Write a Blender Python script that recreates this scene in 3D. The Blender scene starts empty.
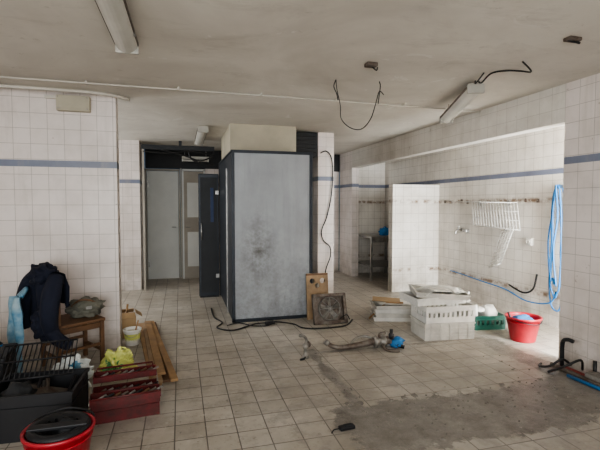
import bpy, bmesh, math, random
from mathutils import Vector, Matrix, Euler, noise
random.seed(7)
D=bpy.data
# ---------------------------------------------------------------- materials
def nn(nt,t,**k):
    n=nt.nodes.new(t)
    for a,b in k.items(): setattr(n,a,b)
    return n
def mth(nt,op,a,b=None,clamp=False):
    n=nn(nt,'ShaderNodeMath',operation=op); n.use_clamp=clamp
    for i,v in enumerate((a,b)):
        if v is None: continue
        if isinstance(v,(int,float)): n.inputs[i].default_value=v
        else: nt.links.new(v,n.inputs[i])
    return n.outputs[0]
def mixc(nt,f,a,b,mode='MIX'):
    n=nn(nt,'ShaderNodeMix',data_type='RGBA',blend_type=mode)
    for s,v in ((n.inputs[0],f),(n.inputs[6],a),(n.inputs[7],b)):
        if isinstance(v,(int,float)): s.default_value=v
        elif isinstance(v,tuple): s.default_value=(v[0],v[1],v[2],1)
        else: nt.links.new(v,s)
    return n.outputs[2]
def noi(nt,vec,scale,detail=4,rough=.6,dist=0):
    n=nn(nt,'ShaderNodeTexNoise'); n.inputs['Scale'].default_value=scale
    n.inputs['Detail'].default_value=detail; n.inputs['Roughness'].default_value=rough
    n.inputs['Distortion'].default_value=dist
    nt.links.new(vec,n.inputs['Vector']); return n.outputs['Fac']
def rng(nt,v,a,b,c=0.,d=1.):
    n=nn(nt,'ShaderNodeMapRange'); nt.links.new(v,n.inputs[0])
    for i,q in enumerate((a,b,c,d)): n.inputs[i+1].default_value=q
    return n.outputs[0]
def vscale(nt,v,s):
    n=nn(nt,'ShaderNodeVectorMath',operation='MULTIPLY'); nt.links.new(v,n.inputs[0]); n.inputs[1].default_value=s; return n.outputs[0]
def newmat(name):
    m=D.materials.new(name); m.use_nodes=True
    nt=m.node_tree; return m,nt,nt.nodes['Principled BSDF']
def M(name,col,rough=.6,metal=0.,var=.25,scale=9.,col2=None,bump=0.,alpha=None):
    m,nt,p=newmat(name)
    tc=nn(nt,'ShaderNodeTexCoord').outputs['Object']
    f=noi(nt,tc,scale,5)
    f=rng(nt,f,.35,.68)
    c2=col2 or tuple(c*(1-var) for c in col)
    nt.links.new(mixc(nt,f,col,c2),p.inputs['Base Color'])
    p.inputs['Roughness'].default_value=rough; p.inputs['Metallic'].default_value=metal
    if bump:
        b=nn(nt,'ShaderNodeBump'); b.inputs['Strength'].default_value=bump; b.inputs['Distance'].default_value=.01
        nt.links.new(noi(nt,tc,scale*3,4),b.inputs['Height']); nt.links.new(b.outputs[0],p.inputs['Normal'])
    return m
def boxmask(nt,x,y,n,cx,cy,hx,hy,amp=.25):
    dx=mth(nt,'SUBTRACT',mth(nt,'ABSOLUTE',mth(nt,'SUBTRACT',x,cx)),hx)
    dy=mth(nt,'SUBTRACT',mth(nt,'ABSOLUTE',mth(nt,'SUBTRACT',y,cy)),hy)
    d=mth(nt,'ADD',mth(nt,'MAXIMUM',dx,dy),mth(nt,'MULTIPLY',mth(nt,'SUBTRACT',n,.5),amp))
    return rng(nt,d,.015,-.015)
def walltile(name,c1,c2,grout,size=.15,stripe=True,dirt=.5,rustz=None):
    m,nt,p=newmat(name)
    g=nn(nt,'ShaderNodeNewGeometry'); s=nn(nt,'ShaderNodeSeparateXYZ'); nt.links.new(g.outputs['Position'],s.inputs[0])
    sn=nn(nt,'ShaderNodeSeparateXYZ'); nt.links.new(g.outputs['True Normal'],sn.inputs[0])
    k=mth(nt,'GREATER_THAN',mth(nt,'ABSOLUTE',sn.outputs[0]),.5)
    h=mth(nt,'ADD',mth(nt,'MULTIPLY',s.outputs[0],mth(nt,'SUBTRACT',1.,k)),mth(nt,'MULTIPLY',s.outputs[1],k))
    c=nn(nt,'ShaderNodeCombineXYZ'); nt.links.new(mth(nt,'ADD',h,20.),c.inputs[0]); nt.links.new(mth(nt,'ADD',s.outputs[2],.0),c.inputs[1])
    b=nn(nt,'ShaderNodeTexBrick',offset=0.,squash=1.)
    nt.links.new(c.outputs[0],b.inputs['Vector'])
    for q,v in (('Scale',1.),('Mortar Size',.0024),('Mortar Smooth',.1),('Bias',0.),('Brick Width',size),('Row Height',size)): b.inputs[q].default_value=v
    b.inputs['Color1'].default_value=(*c1,1); b.inputs['Color2'].default_value=(*c2,1); b.inputs['Mortar'].default_value=(*grout,1)
    col=b.outputs['Color']; pos=g.outputs['Position']
    if stripe:
        z=s.outputs[2]
        k2=mth(nt,'MULTIPLY',mth(nt,'GREATER_THAN',z,1.876),mth(nt,'LESS_THAN',z,1.942))
        col=mixc(nt,k2,col,(.18,.20,.27))
    n1=rng(nt,noi(nt,pos,1.6,6,.65),.42,.75,0,dirt)
    col=mixc(nt,n1,col,(.52,.48,.43),'MULTIPLY')
    st=rng(nt,noi(nt,vscale(nt,pos,(5,5,.6)),1.,5,.65),.55,.75,0,.35)
    col=mixc(nt,st,col,(.38,.33,.27))
    n2=rng(nt,noi(nt,pos,17,3,.6),.70,.75,0,.6)
    col=mixc(nt,n2,col,(.26,.19,.14))
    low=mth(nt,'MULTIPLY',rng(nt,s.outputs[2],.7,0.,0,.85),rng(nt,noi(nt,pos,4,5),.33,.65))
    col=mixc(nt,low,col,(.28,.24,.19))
    if rustz:
        zz=mth(nt,'ABSOLUTE',mth(nt,'SUBTRACT',s.outputs[2],rustz))
        r=mth(nt,'MULTIPLY',rng(nt,zz,.05,.01),rng(nt,noi(nt,pos,9,5,.7),.42,.6))
        r2=mth(nt,'MULTIPLY',rng(nt,mth(nt,'ABSOLUTE',mth(nt,'SUBTRACT',s.outputs[2],.38)),.05,.01),rng(nt,noi(nt,pos,7,5,.7),.45,.6))
        r=mth(nt,'MAXIMUM',r,r2)
        col=mixc(nt,r,col,(.22,.15,.10))
    nt.links.new(col,p.inputs['Base Color']); p.inputs['Roughness'].default_value=.35
    bp=nn(nt,'ShaderNodeBump'); bp.inputs['Strength'].default_value=.3; bp.inputs['Distance'].default_value=.002; bp.invert=True
    nt.links.new(b.outputs['Fac'],bp.inputs['Height']); nt.links.new(bp.outputs[0],p.inputs['Normal'])
    return m
def floortile():
    m,nt,p=newmat('floor_tiles')
    g=nn(nt,'ShaderNodeNewGeometry'); s=nn(nt,'ShaderNodeSeparateXYZ'); pos=g.outputs['Position']; nt.links.new(pos,s.inputs[0])
    off=nn(nt,'ShaderNodeVectorMath',operation='ADD'); nt.links.new(pos,off.inputs[0]); off.inputs[1].default_value=(20.05,20,0)
    b=nn(nt,'ShaderNodeTexBrick',offset=0.,squash=1.); nt.links.new(off.outputs[0],b.inputs['Vector'])
    for q,v in (('Scale',1.),('Mortar Size',.0045),('Mortar Smooth',.3),('Bias',0.),('Brick Width',.2),('Row Height',.2)): b.inputs[q].default_value=v
    b.inputs['Color1'].default_value=(.52,.475,.41,1); b.inputs['Color2'].default_value=(.43,.39,.33,1); b.inputs['Mortar'].default_value=(.16,.14,.12,1)
    col=b.outputs['Color']
    col=mixc(nt,rng(nt,noi(nt,pos,1.3,7,.65),.38,.70,0,.75),col,(.54,.49,.43),'MULTIPLY')
    col=mixc(nt,rng(nt,noi(nt,pos,6,6,.75),.49,.72,0,.65),col,(.20,.175,.15))
    col=mixc(nt,rng(nt,noi(nt,pos,26,4,.6),.62,.72,0,.6),col,(.11,.095,.08))
    col=mixc(nt,rng(nt,noi(nt,pos,9,6,.7,.8),.58,.70,0,.45),col,(.58,.54,.48))
    n=noi(nt,pos,3.2,7,.75)
    x,y=s.outputs[0],s.outputs[1]
    mk=boxmask(nt,x,y,n,2.25,2.62,1.20,.32,.70)
    mk2=boxmask(nt,x,y,n,1.27,3.5,.045,.75,.25)
    mk3=boxmask(nt,x,y,n,2.3,4.12,1.0,.02,.25)
    mk4=boxmask(nt,x,y,n,3.25,3.2,.13,.8,.5)
    mk=mth(nt,'MAXIMUM',mth(nt,'MAXIMUM',mk,mk4),mth(nt,'MAXIMUM',mk2,mk3))
    conc=mixc(nt,rng(nt,noi(nt,pos,5,9,.85),.38,.62),(.30,.27,.235),(.10,.088,.076))
    col=mixc(nt,mth(nt,'MULTIPLY',mk,.92),col,conc)
    dm=boxmask(nt,x,y,n,2.3,3.1,1.6,1.3,1.8)
    col=mixc(nt,mth(nt,'MULTIPLY',mth(nt,'MULTIPLY',dm,rng(nt,noi(nt,pos,3,7,.75),.38,.62)),.55),col,(.26,.235,.20))
    nt.links.new(col,p.inputs['Base Color'])
    nt.links.new(rng(nt,noi(nt,pos,2.5,5),.3,.7,.30,.55),p.inputs['Roughness'])
    hgt=mth(nt,'ADD',mth(nt,'MULTIPLY',b.outputs['Fac'],-.6),mth(nt,'MULTIPLY',mth(nt,'MULTIPLY',noi(nt,pos,14,8,.8),mk),4.))
    hgt=mth(nt,'ADD',hgt,mth(nt,'MULTIPLY',noi(nt,pos,5,4),.35))
    bp=nn(nt,'ShaderNodeBump'); bp.inputs['Strength'].default_value=.6; bp.inputs['Distance'].default_value=.006
    nt.links.new(hgt,bp.inputs['Height']); nt.links.new(bp.outputs[0],p.inputs['Normal'])
    return m
def ceilmat():
    m,nt,p=newmat('ceiling_plaster')
    g=nn(nt,'ShaderNodeNewGeometry'); pos=g.outputs['Position']
    col=mixc(nt,rng(nt,noi(nt,pos,.8,6,.6,.6),.38,.70),(.70,.66,.59),(.51,.47,.41))
    col=mixc(nt,rng(nt,noi(nt,vscale(nt,pos,(1,2.2,1)),1.6,7,.75,.5),.54,.70,0,.45),col,(.40,.36,.31))
    col=mixc(nt,rng(nt,noi(nt,pos,9,6,.75),.63,.72,0,.5),col,(.30,.26,.21))
    col=mixc(nt,rng(nt,noi(nt,pos,2.2,6,.7,1.),.63,.66,0,.5),col,(.76,.73,.68))
    nt.links.new(col,p.inputs['Base Color']); p.inputs['Roughness'].default_value=.7
    return m
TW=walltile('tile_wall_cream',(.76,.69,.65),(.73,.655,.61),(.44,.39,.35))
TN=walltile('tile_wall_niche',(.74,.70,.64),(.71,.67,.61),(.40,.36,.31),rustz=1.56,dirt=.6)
TB=walltile('tile_beam',(.72,.68,.62),(.70,.66,.60),(.52,.48,.42),dirt=.6,stripe=False)
TF=floortile(); CE=ceilmat()
PL=M('plaster_beam',(.62,.58,.51),.7,scale=2,var=.25)
CREAM=M('cream_paint',(.52,.47,.36),.6,scale=2,var=.25)
DARK=M('dark_paint_and_shade',(.022,.024,.027),.6)  # dark parts, plus painted-in shade on rear wall header and gap block
WHD=M('door_white_paint',(.72,.73,.70),.5,scale=2,var=.12)
BEI=M('door_beige_paint',(.42,.38,.32),.55,scale=2)
BLK=M('black_plastic',(.010,.010,.012),.5)
BLKR=M('black_rubber_cable',(.010,.010,.010),.5)
WPL=M('white_plastic',(.72,.70,.65),.4,var=.2)
WPL2=M('worn_white_plastic',(.62,.59,.53),.45,var=.35,scale=5)
GRN=M('green_plastic',(.015,.10,.07),.4)
RED=M('red_plastic',(.40,.018,.03),.32,var=.25)
REDM=M('red_painted_metal',(.13,.013,.014),.45,.1,scale=14,col2=(.05,.012,.010))
BLU=M('blue_hose_rubber',(.02,.17,.42),.4)
NAVY=M('navy_cloth',(.008,.011,.026),.9,scale=20,bump=.3)
KHA=M('khaki_cloth',(.15,.145,.115),.85,scale=12)
WOOD=M('pine_wood',(.38,.23,.11),.6,scale=6,var=.4)
WOODD=M('brown_wood',(.15,.075,.035),.55,scale=6,var=.4)
PLY=M('plywood',(.34,.23,.13),.6,scale=5,var=.4)
CARD=M('cardboard',(.38,.26,.14),.8,scale=4)
STL=M('steel',(.42,.41,.39),.35,.9,scale=12,var=.4)
RUST=M('rusty_metal',(.20,.175,.15),.55,.5,scale=14,col2=(.08,.05,.035))
ALU=M('worn_aluminium',(.30,.28,.25),.45,.5,scale=12,var=.5)
YEL=M('yellow_plastic_film',(.58,.60,.18),.35,scale=4,var=.2)
GRNF=M('green_plastic_film',(.10,.28,.10),.35,scale=4)
WFILM=M('white_plastic_film',(.72,.75,.74),.3,scale=5,var=.2)
LTEAL=M('cyan_plastic_film',(.03,.18,.30),.4,scale=6,col2=(.35,.46,.50))
DIFF=M('lamp_diffuser',(.62,.60,.54),.3,var=.15,scale=4)
LAMPB=M('lamp_body',(.45,.43,.38),.45,var=.2)
FRM=M('dark_frame_metal',(.030,.036,.046),.45,.3)
BLUE2=M('blue_cloth',(.04,.20,.45),.8,scale=14)
STRIP=M('navy_strip',(.03,.05,.12),.6)
REDP=M('red_pipe',(.35,.06,.05),.5)
SHARD=M('broken_tile_shard',(.36,.33,.28),.6,scale=20,var=.5)
CONC=M('broken_concrete',(.26,.235,.205),.85,scale=25,var=.5)
def coldmat():
    m,nt,p=newmat('cold_room_panel_metal')
    g=nn(nt,'ShaderNodeNewGeometry'); pos=g.outputs['Position']; s=nn(nt,'ShaderNodeSeparateXYZ'); nt.links.new(pos,s.inputs[0])
    col=mixc(nt,rng(nt,noi(nt,pos,2,5),.35,.7),(.35,.37,.39),(.28,.295,.31))
    st=rng(nt,noi(nt,vscale(nt,pos,(9,9,1.0)),1.,6,.7),.48,.72,0,.4)
    col=mixc(nt,st,col,(.21,.215,.22))
    n=noi(nt,pos,12,8,.8)
    nb=noi(nt,pos,6,7,.75)
    ax=mth(nt,'ABSOLUTE',mth(nt,'SUBTRACT',s.outputs[0],.97)); az=mth(nt,'ABSOLUTE',mth(nt,'SUBTRACT',s.outputs[2],.95))
    k=mth(nt,'MULTIPLY',rng(nt,ax,.30,.0),rng(nt,az,.60,.05))
    k=mth(nt,'MULTIPLY',k,rng(nt,nb,.40,.62,0,.9))
    col=mixc(nt,k,col,(.09,.08,.075))
    k=mth(nt,'MULTIPLY',rng(nt,s.outputs[2],1.3,.05),rng(nt,n,.42,.72,0,.7))
    col=mixc(nt,k,col,(.12,.11,.10))
    nt.links.new(col,p.inputs['Base Color']); p.inputs['Metallic'].default_value=.1; p.inputs['Roughness'].default_value=.5
    return m
COLD=coldmat()

# ---------------------------------------------------------------- mesh builder
class MB:
    def __init__(s,name,loc=(0,0,0),rz=0.,rx=0.,ry=0.):
        s.name=name; s.loc=loc; s.rot=(rx,ry,rz); s.bm=bmesh.new(); s.mats=[]
    def mi(s,m):
        if m not in s.mats: s.mats.append(m)
        return s.mats.index(m)
    def add(s,t,mat,smooth=False,X=None):
        if X is not None: bmesh.ops.transform(t,matrix=X,verts=t.verts)
        i=s.mi(mat)
        for f in t.faces: f.material_index=i; f.smooth=smooth
        me=D.meshes.new('tmp'); t.to_mesh(me); t.free(); s.bm.from_mesh(me); D.meshes.remove(me)
    def box(s,c,sz,mat,rot=(0,0,0),bev=0.):
        t=bmesh.new(); bmesh.ops.create_cube(t,size=1); bmesh.ops.scale(t,vec=sz,verts=t.verts)
        if bev: bmesh.ops.bevel(t,geom=list(t.edges),offset=bev,segments=2,affect='EDGES',profile=.5)
        s.add(t,mat,False,Matrix.Translation(c)@Euler(rot).to_matrix().to_4x4())
    def tube(s,pts,r,mat,n=8,smooth=0,cap=True):
        P=[Vector(p) for p in pts]
        rs=r if isinstance(r,(list,tuple)) else [r]*len(P)
        if smooth:
            Q=[];R=[]
            for i in range(len(P)-1):
                a=P[max(i-1,0)];b=P[i];c=P[i+1];d=P[min(i+2,len(P)-1)]
                for k in range(smooth):
                    t=k/smooth
                    Q.append(.5*((2*b)+(c-a)*t+(2*a-5*b+4*c-d)*t*t+(3*b-a-3*c+d)*t**3)); R.append(rs[i]*(1-t)+rs[i+1]*t)
            Q.append(P[-1]);R.append(rs[-1]);P=Q;rs=R
        t=bmesh.new(); rings=[]; up=None
        for i,p in enumerate(P):
            d=(P[min(i+1,len(P)-1)]-P[max(i-1,0)])
            d=d.normalized() if d.length>1e-9 else Vector((0,0,1))
            if up is None:
                up=Vector((0,0,1)) if abs(d.z)<.9 else Vector((1,0,0))
            x=d.cross(up)
            if x.length<1e-5: x=d.orthogonal()
            x.normalize(); up=x.cross(d).normalized()
            rings.append([t.verts.new(p+rs[i]*(math.cos(2*math.pi*k/n)*x+math.sin(2*math.pi*k/n)*up)) for k in range(n)])
        for a,b in zip(rings,rings[1:]):
            for k in range(n): t.faces.new((a[k],a[(k+1)%n],b[(k+1)%n],b[k]))
        if cap: t.faces.new(rings[0][::-1]); t.faces.new(rings[-1])
        bmesh.ops.recalc_face_normals(t,faces=t.faces)
        s.add(t,mat,True)
    def lathe(s,prof,mat,n=24,X=None):
        t=bmesh.new(); rings=[]
        for r,z in prof:
            rings.append([t.verts.new((r*math.cos(2*math.pi*k/n),r*math.sin(2*math.pi*k/n),z)) for k in range(n)] if r>1e-6 else [t.verts.new((0,0,z))])
        for a,b in zip(rings,rings[1:]):
            for k in range(n):
                k2=(k+1)%n
                if len(a)==1 and len(b)==1: continue
                if len(a)==1: t.faces.new((a[0],b[k2],b[k]))
                elif len(b)==1: t.faces.new((a[k],a[k2],b[0]))
                else: t.faces.new((a[k],a[k2],b[k2],b[k]))
        s.add(t,mat,True,X)
    def blob(s,c,sz,mat,amp=.2,freq=3.,seed=0,flat=True,sub=4,smooth=True,sharp=False):
        t=bmesh.new(); bmesh.ops.create_icosphere(t,subdivisions=sub,radius=1)
        for v in t.verts:
            q=v.co*freq+Vector((seed*7.3,seed*3.1,seed))
            k=noise.fractal(q,1.,2.,3)
            if sharp: k=abs(noise.noise(q))*1.6-.5+.4*abs(noise.noise(q*2.3))
            v.co=v.co*(1+amp*k)
            if flat and v.co.z<-.75: v.co.z=-.75
        for v in t.verts: v.co=Vector((v.co.x*sz[0],v.co.y*sz[1],(v.co.z+.75)*sz[2] if flat else v.co.z*sz[2]))+Vector(c)
        s.add(t,mat,smooth)
    def sheet(s,fn,nu,nv,mat):
        t=bmesh.new(); G=[[t.verts.new(fn(i/nu,j/nv)) for j in range(nv+1)] for i in range(nu+1)]
        for i in range(nu):
            for j in range(nv): t.faces.new((G[i][j],G[i+1][j],G[i+1][j+1],G[i][j+1]))
        bmesh.ops.recalc_face_normals(t,faces=t.faces)
        s.add(t,mat,True)
    def crate(s,c,w,d,h,mat,rz=0,tilt=(0,0),ribs=True,solid=False):
        X=Matrix.Translation(c)@Euler((tilt[0],tilt[1],rz)).to_matrix().to_4x4()
        def b(cc,sz):
            t=bmesh.new(); bmesh.ops.create_cube(t,size=1); bmesh.ops.scale(t,vec=sz,verts=t.verts); bmesh.ops.translate(t,vec=cc,verts=t.verts); s.add(t,mat,False,X)
        b((0,0,.006),(w-.03,d-.03,.012))
        th=.006
        for sx in (-1,1):
            if solid: b((sx*(w/2-.012),0,h/2),(th,d-.03,h))
            else:
                b((sx*(w/2-.012),0,h*.18),(th,d-.03,h*.36)); b((sx*(w/2-.012),0,h*.84),(th,d-.03,h*.32))
                nr=int(d/.06)
                for i in range(nr+1): b((sx*(w/2-.012),-d/2+.018+(d-.036)*i/nr,h*.5),(th,.03,h*.5))
            b((sx*(w/2-.005),0,h-.008),(.018,d,.016)); b((sx*(w/2-.006),0,h*.72),(.012,d-.02,.008))
        for sy in (-1,1):
            if solid: b((0,sy*(d/2-.012),h/2),(w-.03,th,h))
            else:
                b((0,sy*(d/2-.012),h*.18),(w-.03,th,h*.36)); b((0,sy*(d/2-.012),h*.84),(w-.03,th,h*.32))
                nr=int(w/.06)
                for i in range(nr+1): b((-w/2+.018+(w-.036)*i/nr,sy*(d/2-.012),h*.5),(.03,th,h*.5))
            b((0,sy*(d/2-.005),h-.008),(w,.018,.016)); b((0,sy*(d/2-.006),h*.72),(w-.02,.012,.008))
        if ribs:
            for sx in (-1,1):
                for sy in (-1,1): b((sx*(w/2-.018),sy*(d/2-.018),h/2),(.022,.022,h-.01))
    def done(s):
        me=D.meshes.new(s.name); s.bm.to_mesh(me); s.bm.free()
        for m in s.mats: me.materials.append(m)
        o=D.objects.new(s.name,me); o.location=s.loc; o.rotation_euler=s.rot
        bpy.context.scene.collection.objects.link(o); return o
def wall(name,x0,x1,y0,y1,z0,z1,mat):
    b=MB(name,((x0+x1)/2,(y0+y1)/2,(z0+z1)/2)); b.box((0,0,0),(x1-x0,y1-y0,z1-z0),mat); return b.done()
H=2.62
# ---------------------------------------------------------------- shell
wall('floor',-3.2,4.6,-2.4,9.3,-.1,0,TF)
wall('ceiling',-3.2,4.6,-2.4,9.3,H,H+.1,CE)
b=MB('wall_left',(-3.12,0,0))
b.box((0,1.7,H/2),(.15,8.2,H),TW); b.box((0,8.4,H/2),(.15,1.6,H),TW); b.box((0,6.7,.45),(.15,1.8,.9),TW); b.box((0,6.7,2.5),(.15,1.8,.24),TW); b.done()
wall('wall_near_left',-3.04,-.62,4.82,5.0,0,H,TW)
wall('wall_corridor',-3.04,-.67,8.06,9.1,0,H,TW)
b=MB('wall_rear')
b.box((1.4,9.2,(2.24+H)/2),(4.1,.16,H-2.24),DARK); b.box((1.97,9.2,1.12),(2.92,.16,2.24),TW)  # band above the doors coloured dark to stand in for shade
b.box((.03,9.2,1.12),(.03,.16,2.24),BEI); b.done()
wall('wall_right',3.45,3.6,-2.4,3.25,0,H,TW)
wall('wall_far_stub',3.45,3.6,8.4,9.12,0,H,TW)
wall('trim_beam',3.45,3.6,3.25,8.4,2.27,H,TB)
wall('wall_niche',4.4,4.55,-.2,9.12,0,H,TN)
wall('wall_recess_rear',3.6,4.4,8.8,8.95,0,H,TN)
wall('wall_partition',3.5,4.4,6.7,6.85,0,1.85,TN)
wall('wall_pillar',2.07,2.33,6.42,6.9,0,H,TW)
b=MB('wall_front')
b.box((.7,-2.32,.3),(7.8,.15,.6),TW); b.box((.7,-2.32,2.58),(7.8,.15,.08),TW)
b.box((-2.95,-2.32,1.57),(.5,.15,1.95),TW); b.box((3.0,-2.32,1.57),(3.1,.15,1.95),TW); b.done()
b=MB('window_1',(-.62,-2.3,0))
for x in (-2.05,-1.0,0,1.0,2.05): b.box((x,0,1.57),(.05,.05,1.94),WHD)
for z in (.63,2.51): b.box((0,0,z),(4.1,.05,.05),WHD)
b.done()
b=MB('wall_daylight_side',(4.0,1.9,0)); b.box((0,0,2.5),(.8,.12,.24),TN); b.box((-.37,0,1.19),(.06,.12,2.38),WHD); b.box((.37,0,1.19),(.06,.12,2.38),WHD); b.done()
# doors
b=MB('door_1',(-.33,9.20,0)); b.box((0,0,1.09),(.60,.045,2.18),WHD,bev=.004)
for sx in (-1,1): b.box((sx*.32,-.02,1.1),(.03,.1,2.22),BEI)
b.box((0,-.02,2.205),(.67,.1,.035),BEI)
b.tube([(.25,-.02,1.05),(.25,-.07,1.05),(.17,-.075,1.05)],.009,STL)
for z in (.3,1.9): b.box((-.28,-.03,z),(.02,.02,.1),STL)
b.done()
b=MB('door_2',(.275,9.08,0)); b.box((0,0,1.09),(.40,.045,2.18),BEI,bev=.004)
for sx in (-1,1): b.box((sx*.21,0,1.1),(.03,.07,2.22),WHD)
b.box((0,0,2.205),(.44,.07,.035),WHD); b.box((0,-.025,1.6),(.26,.01,.7),WHD); b.box((0,-.025,.6),(.26,.01,.7),WHD)
b.tube([(-.15,-.02,1.05),(-.15,-.07,1.05),(-.08,-.075,1.05)],.009,STL)
b.done()
b=MB('trim_corridor_frame',(.0,7.95,0))
b.box((-.01,0,2.50),(1.24,.05,.08),DARK); b.box((-.60,0,1.23),(.035,.05,2.46),BEI)
b.tube([(-.6,-.04,2.42),(-.2,-.04,2.40),(.2,-.05,2.44),(.6,-.04,2.38)],.012,BLKR,smooth=5)
b.tube([(-.3,-.04,2.46),(.1,-.04,2.36),(.35,-.05,2.28),(.55,-.04,2.36),(.6,-.04,2.46)],.012,BLKR,smooth=5)
b.tube([(.15,-.04,2.46),(.22,-.04,2.30),(.45,-.05,2.22),(.6,-.04,2.22)],.014,BLKR,smooth=5)
b.box((.02,0,2.58),(.05,.05,.08),DARK)
b.done()
# cold room
b=MB('cold_room',(1.16,6.38,0))
W,Dp,Hc=1.06,1.8,2.19
b.box((0,0,Hc/2),(W-.02,Dp-.02,Hc-.02),COLD)
b.box((-W/2+.004,0,Hc/2),(.008,Dp-.06,Hc-.06),FRM)
for sx in (-1,1):
    for sy in (-1,1): b.box((sx*(W/2-.016),sy*(Dp/2-.016),Hc/2),(.042,.042,Hc),FRM,bev=.006)
for sy in (-1,1):
    b.box((0,sy*(Dp/2-.014),Hc-.016),(W,.038,.036),FRM); b.box((0,sy*(Dp/2-.012),.02),(W,.034,.04),FRM)
for sx in (-1,1): b.box((sx*(W/2-.012),0,Hc-.012),(.034,Dp,.024),FRM)
b.box((-.535,-.35,1.0),(.02,.012,2.0),STL)
b.done()
b=MB('bulkhead',(1.16,6.7,0)); b.box((-.01,0,(2.195+H)/2),(.94,1.3,H-2.195),CREAM); b.box((0,-.655,2.212),(.98,.02,.02),CREAM); b.done()
b=MB('gap_shade_block',(1.84,6.6,0)); b.box((0,0,2.42),(.40,.5,.36),DARK,bev=.01)  # added dark slatted block, stands in for the shaded gap beside the bulkhead
for z in (2.3,2.36,2.42,2.48,2.54): b.box((0,-.26,z),(.34,.012,.02),BLK,rot=(.5,0,0))
b.box((-.12,.1,2.61),(.03,.03,.03),STL); b.box((.12,.1,2.61),(.03,.03,.03),STL); b.done()
b=MB('cold_room_door',(.45,7.16,0))
b.box((0,0,1.01),(.32,.07,1.98),FRM,bev=.01); b.box((0,-.04,1.01),(.26,.012,1.86),DARK)
for z in (.35,1.7): b.box((.13,-.05,z),(.05,.03,.06),STL)
b.tube([(-.12,-.04,1.2),(-.12,-.09,1.2),(-.12,-.09,.95),(-.12,-.04,.95)],.011,STL)
b.box((.05,-.05,1.5),(.05,.01,.55),STRIP); b.box((0,0,.01),(.3,.06,.02),BLK); b.done()

# ---------------------------------------------------------------- ceiling lamps
def lamp(name,p0,p1,w=.14):
    p0=Vector(p0);p1=Vector(p1);L=(p1-p0).length;c=(p0+p1)/2;d=(p1-p0).normalized()
    q=d.to_track_quat('Y','Z').to_euler()
    b=MB(name,c); b.rot=q
    b.box((0,0,.02),(w*.8,L,.04),LAMPB,bev=.006)
    n=10
    t=bmesh.new(); rings=[]
    for y in (-L/2+.02,L/2-.02):
        rings.append([t.verts.new((w/2*math.cos(math.pi+math.pi*k/n),y,.055*math.sin(math.pi+math.pi*k/n))) for k in range(n+1)])
    for k in range(n): t.faces.new((rings[0][k],rings[0][k+1],rings[1][k+1],rings[1][k]))
    t.faces.new(rings[0][::-1]); t.faces.new(rings[1]); t.faces.new((rings[0][0],rings[1][0],rings[1][-1],rings[0][-1]))
    b.add(t,DIFF,False)
    for y in (-L/2+.012,L/2-.012): b.box((0,y,-.012),(w+.01,.03,.085),LAMPB,bev=.006)
    for sx in (-1,1): b.box((sx*w*.5,0,.004),(.012,L-.06,.02),RUST)
    for y in (-L*.3,L*.3): b.box((w/2,y,0),(.012,.03,.03),STL)
    return b
lamp('fluorescent_lamp',(-.35,2.0,H-.042),(-.33,3.2,H-.042)).done()
lamp('fluorescent_lamp',(.33,6.3,H-.042),(.33,7.7,H-.042)).done()
lb=lamp('fluorescent_lamp',(2.58,3.38,H-.06),(2.93,4.35,H-.14)); lb.tube([(0,.42,.04),(0,.40,.14)],.004,STL); lb.done()
b=MB('fluorescent_lamp',(.30,8.6,0))
b.box((0,0,2.40),(.5,.1,.05),LAMPB); b.tube([(-.23,0,2.35),(.23,0,2.35)],.018,DIFF)
for x in (-.24,.24): b.box((x,0,2.36),(.02,.04,.06),WPL)
for x in (-.2,.2): b.tube([(x,0,2.41),(x,0,2.62)],.004,STL)
b.done()
b=MB('ceiling_conduit')
b.tube([(-3.04,4.30,2.6),(-.62,4.34,2.6),(1.2,4.37,2.603),(3.44,4.42,2.6)],.008,PL,smooth=0)
b.tube([(-3.04,4.6,2.592),(-1.2,4.62,2.592),(-.7,4.68,2.592),(-.5,4.9,2.6)],.016,PL,smooth=4)
for x in (-2.4,-1.6,-.8,0,.8,1.6,2.4,3.1): b.box((x,4.36,2.608),(.02,.08,.02),PL)
b.done()
b=MB('hanging_ceiling_wire')
b.tube([(1.36,3.7,2.62),(1.37,3.7,2.53),(1.41,3.72,2.40),(1.42,3.72,2.28),(1.50,3.7,2.2),(1.60,3.68,2.19),(1.68,3.66,2.28),(1.73,3.66,2.42),(1.76,3.65,2.53),(1.80,3.64,2.50)],.0045,BLKR,smooth=6)
b.tube([(1.76,3.65,2.62),(1.77,3.65,2.58),(1.76,3.65,2.50),(1.75,3.65,2.42)],.005,BLKR,smooth=5)
b.tube([(1.36,3.7,2.62),(1.34,3.7,2.56),(1.37,3.71,2.50),(1.38,3.7,2.44)],.005,BLKR,smooth=5)
b.done()
b=MB('lamp_supply_cable')
b.tube([(2.56,3.33,2.6),(2.56,3.28,2.57),(2.55,3.15,2.61),(2.62,3.05,2.61),(2.72,3.0,2.60),(2.68,2.85,2.55),(2.55,2.80,2.60)],.007,BLKR,smooth=6)
b.tube([(2.54,3.34,2.6),(2.50,3.28,2.56),(2.48,3.15,2.61)],.006,BLKR,smooth=6)
b.done()
b=MB('ceiling_junction_box',(1.47,3.2,H)); b.box((0,0,-.015),(.09,.07,.03),RUST,bev=.006); b.tube([(0,0,-.02),(.05,.01,-.05),(.07,.03,-.02)],.005,BLKR,smooth=4); b.done()
b=MB('ceiling_junction_box',(2.55,2.36,H)); b.box((0,0,-.012),(.1,.06,.024),RUST,bev=.005); b.tube([(-.04,0,-.02),(.06,0,-.03)],.008,BLKR); b.done()
b=MB('wall_junction_box',(-1.0,4.82,2.5)); b.box((0,-.04,0),(.30,.08,.15),CREAM,bev=.008); b.box((0,-.082,0),(.26,.006,.11),CREAM,bev=.002); b.box((-.2,-.02,.06),(.12,.03,.03),PL)
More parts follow.
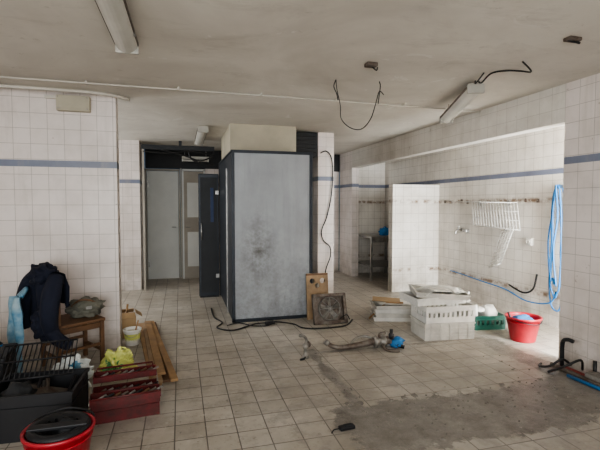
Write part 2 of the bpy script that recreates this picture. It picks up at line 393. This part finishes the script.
for x in (-.13,.13):
    for z in (-.055,.055): b.lathe([(0,0),(.006,0),(.006,.004),(0,.004)],STL,8,Matrix.Translation((x,-.088,z))@Matrix.Rotation(math.pi/2,4,'X'))
b.done()
b=MB('pillar_cable')
b.tube([(2.10,6.40,2.3),(2.2,6.39,2.33),(2.28,6.39,2.22),(2.30,6.39,1.95),(2.27,6.39,1.6),(2.2,6.39,1.3),(2.12,6.39,1.1),(2.15,6.39,.95),(2.25,6.38,.85),(2.26,6.37,.7),(2.18,6.35,.5),(2.1,6.2,.3),(2.0,5.9,.1),(1.95,5.6,.012),(2.0,5.45,.012)],.009,BLKR,smooth=6)
b.done()
b=MB('floor_cable')
b.tube([(.42,6.3,.01),(.42,5.8,.01),(.50,5.5,.01),(.42,5.28,.01),(.60,5.12,.01),(.9,5.33,.01),(1.05,5.25,.03),(1.15,5.36,.01),(1.35,5.2,.01),(1.42,5.0,.01),(1.60,4.92,.01),(1.95,4.95,.01),(2.15,5.2,.01)],.009,BLKR,smooth=7)
b.tube([(.55,5.35,.01),(.7,5.42,.01),(.85,5.25,.01),(1.0,5.2,.01),(1.12,5.28,.01)],.007,BLKR,smooth=6)
b.box((1.07,5.27,.025),(.12,.05,.04),BLK,rot=(0,0,.3),bev=.005)
b.done()

# ---------------------------------------------------------------- worktable in niche
b=MB('work_table',(4.0,8.25,0))
b.box((0,0,.86),(.78,.90,.04),STL,bev=.004); b.box((0,-.43,.80),(.74,.03,.08),STL); b.box((0,0,.28),(.72,.82,.025),STL)
for sx in (-1,1):
    for sy in (-1,1): b.box((sx*.36,sy*.41,.43),(.04,.04,.86),STL)
b.done()
b=MB('crumpled_blue_bag',(4.05,8.1,.88)); b.blob((0,0,0),(.11,.09,.09),BLUE2,.4,2.5,3,sharp=True); b.tube([(-.03,0,.12),(-.02,0,.17),(.03,0,.17),(.04,0,.12)],.006,BLUE2,smooth=4); b.done()

# ---------------------------------------------------------------- niche wall things
b=MB('wire_rack',(4.385,0,0))
W0=WPL
def gr(p,u,v,nu,nv,r=.005):
    p=Vector(p);u=Vector(u);v=Vector(v)
    for i in range(nu+1):
        a=p+u*i/nu; b.tube([a,a+v],r,W0,n=6)
    for j in range(nv+1):
        a=p+v*j/nv; b.tube([a,a+u],r*1.3 if j in(0,nv) else r,W0,n=6)
gr((-.03,5.75,1.55),(-.02,-.95,-.02),(-.05,-.12,-.36),16,3)
gr((-.03,5.75,1.55),(-.02,-.95,-.02),(-.26,0,.0),10,2)
gr((-.06,5.05,1.14),(-.02,-.26,.10),(-.03,.22,-.55),4,12)
for y in (5.6,5.0): b.box((-.008,y,1.53),(.016,.03,.08),STL)
b.box((-.03,5.0,1.16),(.06,.02,.03),STL)
b.done()
b=MB('shelf_bracket_row',(4.398,0,0))
for y in (6.5,6.35,6.05,5.9,4.7,4.5): b.box((-.012,y,1.56+random.uniform(-.02,.02)),(.024,.02,.05),RUST); b.tube([(-.02,y,1.56),(-.04,y,1.55)],.006,RUST)
b.done()
b=MB('wall_socket',(4.4,4.62,1.02)); b.box((-.02,0,0),(.04,.09,.09),WPL,bev=.006); b.lathe([(.03,0),(.03,.01),(.022,.01),(.022,.002),(0,.002)],WPL2,16,Matrix.Translation((-.04,0,0))@Matrix.Rotation(-math.pi/2,4,'Y')); b.done()
b=MB('water_tap',(4.4,6.05,1.1)); b.tube([(0,0,0),(-.07,0,0),(-.11,0,-.02),(-.12,0,-.07)],.014,STL,smooth=4); b.lathe([(.03,0),(.03,.01),(0,.01)],STL,14,Matrix.Translation((-.01,0,0))@Matrix.Rotation(-math.pi/2,4,'Y')); b.tube([(-.07,0,0),(-.07,0,.05)],.008,STL); b.tube([(-.07,-.03,.055),(-.07,.03,.055)],.009,WPL); b.box((-.03,-.14,-.01),(.06,.1,.05),STL,bev=.01); b.done()
b=MB('water_hose')
for i in range(3):
    ya=4.08+.03*i; yb=4.27-.03*i; x=4.37-.022*i; zb=.22+.16*i
    b.tube([(x,4.17,1.74),(x,ya+.03,1.66),(x,ya,1.35),(x-.02,ya+.03*((-1)**i),.95),(x-.01,ya-.01,.55),(x,ya+.03,zb+.06),(x,4.17,zb),(x,yb-.02,zb+.08),(x-.01,yb,.6),(x-.02,yb-.03*((-1)**i),1.05),(x,yb,1.4),(x,yb-.03,1.66),(x,4.17,1.74)],.010,BLU,smooth=6)
b.tube([(4.36,4.17,.45),(4.35,4.25,.3),(4.34,4.6,.25),(4.35,5.0,.33),(4.35,5.5,.36),(4.36,6.0,.39),(4.37,6.3,.40)],.009,BLU,smooth=6)
b.box((4.375,4.17,1.72),(.03,.12,.04),STL)
b.done()
b=MB('black_drain_pipe'); b.tube([(4.37,4.95,.40),(4.37,4.7,.34),(4.36,4.52,.42),(4.36,4.46,.62)],.012,BLKR,smooth=5); b.done()

# ---------------------------------------------------------------- crates
b=MB('white_crate_stack',(2.9,4.33,0),rz=-.12)
b.crate((0,0,0),.60,.40,.19,WPL2,solid=True); b.crate((.01,.01,.185),.60,.40,.19,WPL,rz=.03,solid=False)
b.crate((-.07,.1,.375),.64,.42,.085,WPL,rz=.12,solid=True); b.crate((-.02,.06,.455),.60,.40,.06,WPL2,rz=-.18,tilt=(.05,.06),solid=True)
b.box((.02,.05,.53),(.5,.3,.008),WPL,rot=(.08,.12,.3)); b.box((-.2,.02,.51),(.16,.3,.006),WPL,rot=(-.1,-.45,.1))
b.tube([(-.3,.1,.5),(-.22,0,.56),(0,-.1,.57),(.1,-.12,.5)],.012,WPL2,smooth=5)
b.blob((.16,.02,.46),(.07,.05,.045),WPL,.4,2,5,sharp=True,sub=3)
for z in (.05,.09,.13): b.box((0,-.2,z),(.54,.008,.010),WPL2)
for x in (-.22,-.11,0,.11,.22): b.box((x,-.2,.09),(.012,.010,.16),WPL2)
b.done()
b=MB('white_tray_stack',(2.70,5.15,0),rz=-.25)
for i in range(4): b.crate((random.uniform(-.02,.02),random.uniform(-.02,.02),i*.05),.50,.36,.055,WPL2 if i%2 else WPL,rz=random.uniform(-.06,.06),solid=True,ribs=False)
b.box((-.02,-.02,.225),(.45,.33,.006),WPL2,rot=(0,.06,.15)); b.box((-.08,.02,.245),(.36,.26,.006),CARD,rot=(0,.04,-.2))
b.tube([(-.32,-.05,.01),(-.1,-.12,.24),(.1,-.16,.24)],.012,WOOD)
b.done()
b=MB('green_crate',(3.60,4.50,0),rz=-.15)
b.crate((0,0,0),.40,.34,.17,GRN)
b.lathe([(0,.02),(.06,.02),(.075,.22),(.08,.22),(.08,.235),(.0,.235)],WPL,20,Matrix.Translation((-.08,.03,.0))@Matrix.Rotation(.2,4,'X'))
b.blob((.09,.04,.03),(.10,.1,.13),WPL2,.4,2,8,sharp=True,sub=3)
b.tube([(-.14,-.1,.03),(-.17,-.12,.30)],.02,WPL); b.done()
b=MB('utility_basin',(3.48,4.95,0)); b.crate((0,0,0),.34,.26,.26,WPL2,solid=True); b.blob((0,0,.1),(.14,.1,.14),WFILM,.4,2,11,sharp=True,sub=3); b.tube([(.1,-.1,.02),(.17,-.1,.36)],.012,WPL); b.done()
def bucket(b,r0,r1,h,mat,c=(0,0,0)):
    X=Matrix.Translation(c)
    b.lathe([(0,.0),(r0,.0),(r0+.004,.012),(r1,h-.02),(r1+.012,h-.02),(r1+.014,h),(r1-.002,h),(r1-.006,h-.02),(r0-.004,.01),(0,.01)],mat,32,X)
    b.lathe([(r0+(r1-r0)*.8,h*.78),(r0+(r1-r0)*.8+.008,h*.78),(r0+(r1-r0)*.83+.008,h*.81),(r0+(r1-r0)*.83,h*.81)],mat,32,X)
b=MB('red_bucket',(3.66,3.92,0)); bucket(b,.125,.175,.27,RED)
b.blob((0,0,.13),(.12,.12,.08),BLUE2,.4,2.5,2,sharp=True,sub=3); b.blob((.05,.03,.19),(.06,.05,.05),BLUE2,.4,2.5,4,sharp=True,sub=3)
b.tube([(-.18,0,.25),(-.13,-.13,.235),(0,-.187,.215),(.13,-.13,.235),(.18,0,.25)],.005,BLK,smooth=5)
b.tube([(-.05,.05,.1),(-.2,-.0,.32)],.012,BLK)
b.done()

# ---------------------------------------------------------------- floor salvage in the middle
b=MB('salvaged_pipe_assembly',(1.85,4.1,0),rz=-.08)
b.tube([(-.40,.02,.07),(-.30,0,.035),(-.15,0,.04),(.0,.0,.06),(.12,.02,.08)],[.022,.024,.03,.034,.036],RUST,smooth=5,n=12)
b.tube([(-.40,.02,.07),(-.43,.03,.10)],.03,ALU,n=12)
b.tube([(-.18,0,.045),(-.10,.05,.10),(.0,.06,.12),(.08,.03,.10)],.014,ALU,smooth=4)
b.lathe([(0,-.06),(.06,-.06),(.065,-.04),(.05,-.03),(.05,.03),(.065,.04),(.06,.06),(0,.06)],ALU,18,Matrix.Translation((.15,0,.07))@Matrix.Rotation(math.pi/2,4,'Y'))
b.lathe([(0,-.03),(.045,-.03),(.045,.03),(0,.03)],RUST,6,Matrix.Translation((.24,.0,.08))@Matrix.Rotation(math.pi/2,4,'Y'))
b.tube([(.15,0,.1),(.14,-.02,.155),(.20,-.03,.17)],.016,RUST,smooth=3)
b.tube([(.16,-.02,.06),(.18,-.12,.02),(.30,-.16,.016)],.016,RUST,smooth=4)
b.lathe([(0,0),(.03,0),(.03,.05),(.018,.06),(.018,.1),(0,.1)],BLK,14,Matrix.Translation((.27,-.02,.10)))
b.blob((.34,.02,.0),(.08,.07,.06),BLUE2,.5,2.5,6,sharp=True,sub=3)
b.tube([(.26,.02,.05),(.40,-.06,.015)],.02,BLK)
b.done()
b=MB('water_valve',(1.17,4.02,0),rz=.4)
b.lathe([(0,0),(.035,0),(.038,.012),(.02,.02),(.018,.09),(.028,.10),(.028,.13),(.015,.14),(0,.14)],ALU,16)
b.tube([(0,0,.12),(.01,0,.18),(-.02,0,.22),(-.07,.0,.235)],[.016,.014,.014,.018],ALU,smooth=4,n=10)
b.tube([(0,0,.115),(.05,.02,.12)],.012,ALU); b.lathe([(.0,-.006),(.03,-.006),(.03,.006),(0,.006)],RUST,12,Matrix.Translation((.055,.02,.12))@Matrix.Rotation(math.pi/2,4,'Y'))
b.tube([(0,0,.012),(-.05,-.04,.012),(-.09,-.03,.012)],.010,BLKR,smooth=3)
b.done()
b=MB('phone_charger_block',(1.06,2.65,0),rz=.1); b.box((0,0,.012),(.11,.045,.024),BLK,bev=.006); b.box((.01,0,.026),(.06,.03,.006),DARK,bev=.002); b.tube([(-.055,0,.012),(-.09,.01,.006),(-.12,-.02,.005)],.004,BLK,smooth=3); b.done()
b=MB('rubble_pile')
def shard(x,y,r,h,mat):
    n=random.randint(4,6); a0=random.uniform(0,6); t=bmesh.new()
    lo=[];hi=[]
    for k in range(n):
        a=a0+2*math.pi*k/n+random.uniform(-.3,.3); q=r*random.uniform(.6,1.2)
        lo.append(t.verts.new((x+q*math.cos(a),y+q*math.sin(a),0))); hi.append(t.verts.new((x+q*.85*math.cos(a),y+q*.85*math.sin(a),h*random.uniform(.7,1.2))))
    t.faces.new(lo[::-1]); t.faces.new(hi)
    for k in range(n): t.faces.new((lo[k],lo[(k+1)%n],hi[(k+1)%n],hi[k]))
    b.add(t,mat)
for i in range(150):
    k=random.random()
    if k<.65: x,y=random.uniform(1.25,3.1),random.gauss(2.68,.18)
    elif k<.85: x,y=random.gauss(1.27,.04),random.uniform(2.8,4.2)
    else: x,y=random.gauss(2.95,.1),random.uniform(2.6,3.6)
    shard(min(x,3.05),y,random.uniform(.005,.014),random.uniform(.004,.009),CONC)
x=1.2
while x<3.0:
    shard(x,2.97+.06*noise.noise(Vector((x*3,0,0))),random.uniform(.015,.035),.007,SHARD if random.random()<.5 else CONC); x+=random.uniform(.08,.25)
b.done()
b=MB('holed_plywood_board',(1.74,5.37,.0),rx=-.10)
t=bmesh.new(); w,h=.30,.60
def loop(pts):
    vs=[t.verts.new(p) for p in pts]; return [t.edges.new((vs[i],vs[(i+1)%len(vs)])) for i in range(len(vs))]
ed=loop([(-w/2,0,0),(w/2,0,0),(w/2,0,h),(-w/2,0,h)])
for cx,cz,r in ((-.07,.50,.035),(.07,.50,.035),(0,.44,.03)):
    ed+=loop([(cx+r*math.cos(a*math.pi/10),0,cz+r*math.sin(a*math.pi/10)) for a in range(20)])
r=bmesh.ops.triangle_fill(t,use_beauty=True,edges=ed)
fs=[f for f in t.faces]
e=bmesh.ops.extrude_face_region(t,geom=fs); bmesh.ops.translate(t,vec=(0,.018,0),verts=[v for v in e['geom'] if isinstance(v,bmesh.types.BMVert)])
bmesh.ops.recalc_face_normals(t,faces=t.faces)
b.add(t,PLY); b.box((0,.009,.585),(.30,.022,.02),WOODD); b.done()
b=MB('square_fan_unit',(1.82,5.10,.0),rx=-.28)
w,h=.44,.38
for sx in (-1,1): b.box((sx*(w/2-.02),0,h/2),(.04,.07,h),RUST,bev=.004)
for z in (.02,h-.02): b.box((0,0,z),(w,.07,.04),RUST,bev=.004)
b.box((0,.03,h/2),(w-.06,.010,h-.06),RUST)
b.lathe([(.145,0),(.145,.03),(.135,.032),(.130,.0)],ALU,28,Matrix.Translation((0,.02,h/2))@Matrix.Rotation(math.pi/2,4,'X'))
b.lathe([(0,0),(.04,0),(.04,.03),(.03,.04),(0,.04)],ALU,18,Matrix.Translation((0,.015,h/2))@Matrix.Rotation(math.pi/2,4,'X'))
for k in range(5):
    a=2*math.pi*k/5+.3; b.box((.08*math.cos(a),.0,h/2+.08*math.sin(a)),(.09,.006,.055),ALU,rot=(.5,-a,0))
for k in range(4):
    a=math.pi*k/4; b.tube([(.135*math.cos(a),-.03,h/2+.135*math.sin(a)),(-.135*math.cos(a),-.03,h/2-.135*math.sin(a))],.003,STL,n=6)
b.tube([(.12,-.02,.06),(.2,-.06,.10),(.24,-.04,.04)],.006,BLKR,smooth=4)
b.done()

# ---------------------------------------------------------------- left side
CR=.6; CP=(-.98,4.42,0)
b=MB('wooden_chair',CP,rz=CR)
for sx in (-1,1):
    for sy in (-1,1): b.box((sx*.19,sy*.18,.21 if sx>0 else .43),(.035,.035,.42 if sx>0 else .86),WOODD,bev=.004)
b.box((0,0,.43),(.43,.42,.03),WOODD,bev=.008)
for z in (.83,.70,.58): b.box((-.19,0,z),(.022,.36,.06),WOODD,bev=.004)
for sy in (-1,1): b.box((0,sy*.18,.20),(.36,.02,.025),WOODD); b.box((0,sy*.18,.38),(.36,.02,.05),WOODD)
for sx in (-1,1): b.box((sx*.19,0,.14),(.02,.34,.025),WOODD)
b.done()
b=MB('draped_jacket',CP,rz=CR)
def jk(u,v):
    L=.60; s=(u-.45)*2*L; y=(v-.5)*(.46+.16*abs(u-.45))+.03*noise.noise(Vector((u*5,v*2,8)))
    off=.06+.05*noise.noise(Vector((u*3,v*4,1)))+.025*math.sin(v*15+u*5)
    if abs(s)<.06: z=.905-(s*s)*2; x=-.19+s*.8
    else:
        sg=1 if s>0 else -1; z=.905-.007-(abs(s)-.06)*.98; x=-.19+sg*(off*min(1,(abs(s)-.06)*6+.4)+.018)
    if s>.25: z=max(z,.62)
    z+=.05*noise.noise(Vector((u*4,v*5,4)))
    return Vector((x,y,z))
b.sheet(jk,48,32,NAVY)
b.tube([(-.20,-.20,.88),(-.27,-.27,.75),(-.30,-.29,.58),(-.27,-.24,.44),(-.24,-.30,.36),(-.16,-.36,.30)],[.06,.075,.07,.06,.055,.045],NAVY,smooth=5,n=12)
b.tube([(-.20,.16,.90),(-.27,.22,.80),(-.31,.25,.66),(-.33,.24,.50),(-.32,.2,.38)],[.05,.07,.07,.06,.05],NAVY,smooth=5,n=12)
b.blob((-.22,.02,.79),(.11,.18,.11),NAVY,.45,2,3,flat=True,sharp=True)
b.blob((-.27,-.1,.46),(.09,.13,.14),NAVY,.45,2,13,flat=False,sharp=True)
b.done()
b=MB('draped_towel',CP,rz=CR)
def tw(u,v):
    z=.70-.69*u; y=.10+(v-.5)*(.16+.20*u)+.02*math.sin(u*6)
    x=-.42-.03*u+.03*math.sin(v*11+u*4)+.03*noise.noise(Vector((u*4,v*3,2)))
    return Vector((x,y,z))
b.sheet(tw,30,18,LTEAL)
b.tube([(-.40,.05,.70),(-.34,.10,.76),(-.38,.17,.69)],.02,LTEAL,smooth=4)
b.done()
b=MB('khaki_shoulder_bag',(-.88,4.47,.447),rz=.3); b.blob((0,0,0),(.15,.11,.10),KHA,.45,2.2,9,sharp=True); b.blob((.02,-.05,.05),(.13,.07,.07),KHA,.4,2.4,4,sharp=True)
b.tube([(-.12,-.02,.1),(-.05,-.08,.17),(.06,-.09,.15),(.13,-.04,.06)],.009,WOODD,smooth=5); b.box((.02,-.12,.10),(.05,.01,.03),STL,bev=.003); b.done()
b=MB('yellow_shopping_bag',(-.54,4.02,0),rz=.2); b.blob((0,0,0),(.13,.10,.13),YEL,.5,2,1,sharp=True,smooth=False); b.blob((-.05,-.05,0),(.08,.07,.10),GRNF,.5,2.2,2,sharp=True,smooth=False); b.tube([(0,0,.2),(.03,0,.25),(.07,0,.23),(.08,0,.15)],.008,YEL,smooth=4); b.done()
b=MB('white_plastic_bag',(-.86,3.84,0),rz=.1); b.blob((0,0,0),(.14,.09,.15),WFILM,.5,2.2,13,sharp=True,smooth=False); b.blob((.03,-.03,.08),(.08,.05,.09),LTEAL,.5,2.2,14,sharp=True,smooth=False); b.tube([(-.08,0,.18),(-.07,0,.27),(-.01,0,.27),(.0,0,.2)],.008,WFILM,smooth=4); b.done()
b=MB('black_tool_crate',(-.93,3.25,0),rz=-.05)
b.crate((0,0,0),.52,.42,.30,BLK,solid=True)
for i in range(8):
    x=-.2+.055*i; b.tube([(x,-.15+random.uniform(0,.05),.06+random.uniform(0,.05)),(x+random.uniform(-.1,.12),.12,.26+random.uniform(0,.04))],.010+.006*random.random(),[STL,RUST,BLK,BLK][i%4])
b.box((.05,.0,.18),(.3,.2,.06),RUST,rot=(.2,.3,.2)); b.box((-.1,.05,.2),(.2,.12,.1),BLK,rot=(.3,.1,.5),bev=.01)
b.blob((-.12,-.05,.12),(.1,.1,.12),DARK,.4,2,22,sharp=True,sub=3)
b.done()
b=MB('black_wire_grille',(-1.0,3.45,.365)); b.rot=(math.radians(24),0,.1)
for i in range(17): b.tube([(-.24+.48*i/16,-.14,0),(-.24+.48*i/16,.22,0)],.0045,BLK,n=6)
for j in range(3): b.tube([(-.24,-.14+.18*j,0),(.24,-.14+.18*j,0)],.007,BLK,n=6)
b.done()
b=MB('black_equipment_case',(-1.56,3.85,0),rz=.1)
b.box((0,0,.16),(.5,.4,.32),BLK,bev=.02); b.box((0,0,.33),(.52,.42,.04),BLK,bev=.01); b.tube([(-.1,-.22,.24),(-.1,-.26,.24),(.1,-.26,.24),(.1,-.22,.24)],.012,BLK)
for x in (-.17,.17): b.box((x,-.215,.3),(.06,.02,.07),STL,bev=.004)
b.blob((0,0,.35),(.2,.14,.10),DARK,.4,2,31,sharp=True,sub=3); b.tube([(-.1,-.1,.45),(.2,.0,.40)],.015,BLU); b.done()
b=MB('black_rubbish_bag',(-1.45,3.1,0)); b.blob((0,0,0),(.19,.2,.22),BLK,.4,2,41,sharp=True); b.tube([(0,0,.36),(.01,.0,.42)],[.02,.04],BLK,cap=True); b.done()
b=MB('red_cantilever_toolbox',(-.39,3.28,0),rz=.12)
def tray(c,w,d,h,ti=0):
    th=.004; cx,cy,cz=c
    b.box((cx,cy,cz+th/2),(w,d,th),REDM)
    for sx in (-1,1): b.box((cx+sx*w/2,cy,cz+h/2),(th,d,h),REDM)
    for sy in (-1,1): b.box((cx,cy+sy*d/2,cz+h/2),(w,th,h),REDM); b.tube([(cx-w/2,cy+sy*d/2,cz+h),(cx+w/2,cy+sy*d/2,cz+h)],.005,REDM,n=6)
    b.box((cx,cy,cz+h*.4),(th,d,h*.7),REDM)
tray((0,0,.0),.44,.20,.09)
for sy in (-1,1):
    tray((0,sy*.105,.115),.44,.10,.045); tray((0,sy*.20,.19),.44,.10,.045)
    for sx in (-1,1):
        b.box((sx*.226,sy*.10,.13),(.006,.25,.018),STL,rot=(sy*.52,0,0)); b.box((sx*.228,sy*.06,.10),(.006,.20,.018),STL,rot=(sy*.75,0,0))
    b.tube([(-.20,sy*.255,.24),(-.20,sy*.29,.25),(.20,sy*.29,.25),(.20,sy*.255,.24)],.007,REDM,smooth=0)
    for i in range(9):
        x=-.19+.045*i; b.tube([(x,sy*(.18+.03*random.random()),.205),(x+.07,sy*.2,.238)],.009,[STL,BLK,WOODD,RUST][i%4])
        b.tube([(x,sy*.10,.13),(x+.06,sy*.11,.155)],.009,[RUST,STL,BLK][i%3])
for i in range(6): b.tube([(-.19+.06*i,-.06,.03),(-.12+.06*i,.06,.08)],.012,[RUST,STL,BLK][i%3])
b.done()
b=MB('red_mop_bucket',(-.66,2.62,0))
bucket(b,.13,.17,.27,RED)
b.lathe([(.16,.268),(.15,.29),(.12,.285),(.09,.18),(.05,.13),(0,.13)],BLK,28)
for k in range(16):
    a=2*math.pi*k/16; b.box((.115*math.cos(a),.115*math.sin(a),.225),(.006,.012,.11),BLK,rot=(0,-.25,a))
b.box((0,-.02,.285),(.30,.06,.02),BLK,bev=.005); b.tube([(-.175,0,.26),(-.14,.14,.27),(0,.19,.29),(.14,.14,.27),(.175,0,.26)],.006,BLK,smooth=5)
b.blob((.03,.02,.18),(.07,.06,.07),DARK,.4,2,50,sharp=True,sub=3)
b.done()
b=MB('timber_planks',(-.26,4.68,0),rz=.13)
for i,(x,z,w,L,m) in enumerate(((-.08,.012,.09,2.0,WOOD),(.03,.012,.10,1.95,WOODD),(-.05,.034,.08,1.9,PLY),(.05,.034,.06,2.0,WOOD),(-.02,.056,.07,1.8,WOOD))):
    b.box((x,random.uniform(-.06,.06),z),(w,L,.022),m,rot=(0,0,random.uniform(-.025,.025)),bev=.002)
b.done()
b=MB('cardboard_box',(-.62,5.26,0),rz=.15)
for sx in (-1,1): b.box((sx*.11,0,.12),(.005,.2,.24),CARD); b.box((sx*.145,0,.255),(.085,.19,.004),CARD,rot=(0,sx*.6,0))
for sy in (-1,1): b.box((0,sy*.1,.12),(.22,.005,.24),CARD); b.box((0,sy*.13,.26),(.2,.08,.004),CARD,rot=(-sy*.7,0,0))
b.box((0,0,.003),(.22,.2,.006),CARD); b.blob((0,0,.1),(.09,.08,.10),WOODD,.4,2,60,sharp=True,sub=3); b.tube([(0,0,.1),(.03,.02,.36)],.012,WOOD); b.done()
b=MB('paint_bucket',(-.51,4.92,0)); bucket(b,.068,.082,.17,WPL)
b.lathe([(.074,.045),(.082,.125)],YEL,28); b.lathe([(0,.14),(.077,.14)],CREAM,24); b.tube([(.02,0,.1),(.06,.03,.25)],.008,WOOD); b.tube([(-.085,0,.15),(-.06,-.06,.12),(0,-.1,.1),(.06,-.06,.12),(.085,0,.15)],.003,STL,smooth=4)
b.done()
b=MB('pipe_offcuts_bundle',(3.3,2.75,0))
b.tube([(.02,.45,.02),(.0,.0,.02),(.03,-.6,.02)],.02,RUST); b.tube([(.07,.35,.018),(.08,-.5,.018)],.018,REDP); b.tube([(-.06,.2,.016),(-.04,-.5,.016)],.016,BLU)
b.tube([(.11,.42,.0),(.11,.42,.22),(.10,.36,.27),(.10,.3,.27)],.018,BLK,smooth=4); b.tube([(.08,.3,.06),(-.02,.3,.12),(-.1,.35,.05),(-.12,.45,.015),(-.05,.5,.015)],.011,BLKR,smooth=6)
b.tube([(.1,.2,.05),(.02,.15,.16),(-.1,.2,.1),(-.15,.32,.012)],.010,BLKR,smooth=6); b.tube([(.12,.1,.0),(.12,.1,.16)],.015,BLK)
b.box((.08,-.15,.055),(.12,.5,.035),CONC,rot=(0,0,.05)); b.done()

# ---------------------------------------------------------------- lights
def area(name,loc,rot,sx,sy,e,col=(1,1,1)):
    l=D.lights.new(name,'AREA'); l.shape='RECTANGLE'; l.size=sx; l.size_y=sy; l.energy=e; l.color=col
    o=D.objects.new(name,l); o.location=loc; o.rotation_euler=rot; bpy.context.scene.collection.objects.link(o); return o
area('window_daylight',(-.62,-2.2,1.57),(math.radians(90),0,0),4.0,1.85,225,(.95,.985,1.0))
area('doorway_daylight',(3.98,2.02,1.2),(math.radians(90),0,math.radians(-4)),.62,2.2,300,(.95,.985,1.0))
area('corridor_window_daylight',(-3.02,6.7,1.65),(math.radians(90),0,math.radians(-90)),1.7,1.4,75,(.94,.98,1.))
w=D.worlds.new('World'); bpy.context.scene.world=w; w.use_nodes=True
nt=w.node_tree; bg=nt.nodes['Background']; sk=nt.nodes.new('ShaderNodeTexSky'); sk.sky_type='HOSEK_WILKIE'
nt.links.new(sk.outputs[0],bg.inputs[0]); bg.inputs[1].default_value=.5
bpy.context.scene.view_settings.look='AgX - Medium High Contrast'
# ---------------------------------------------------------------- camera
c=D.cameras.new('camera'); c.lens=25.98; c.sensor_width=36; o=D.objects.new('camera',c)
o.location=(0,0,1.5); o.rotation_euler=(math.radians(90-2.65),0,math.radians(-15.5)); c.clip_start=.05
bpy.context.scene.collection.objects.link(o); bpy.context.scene.camera=o
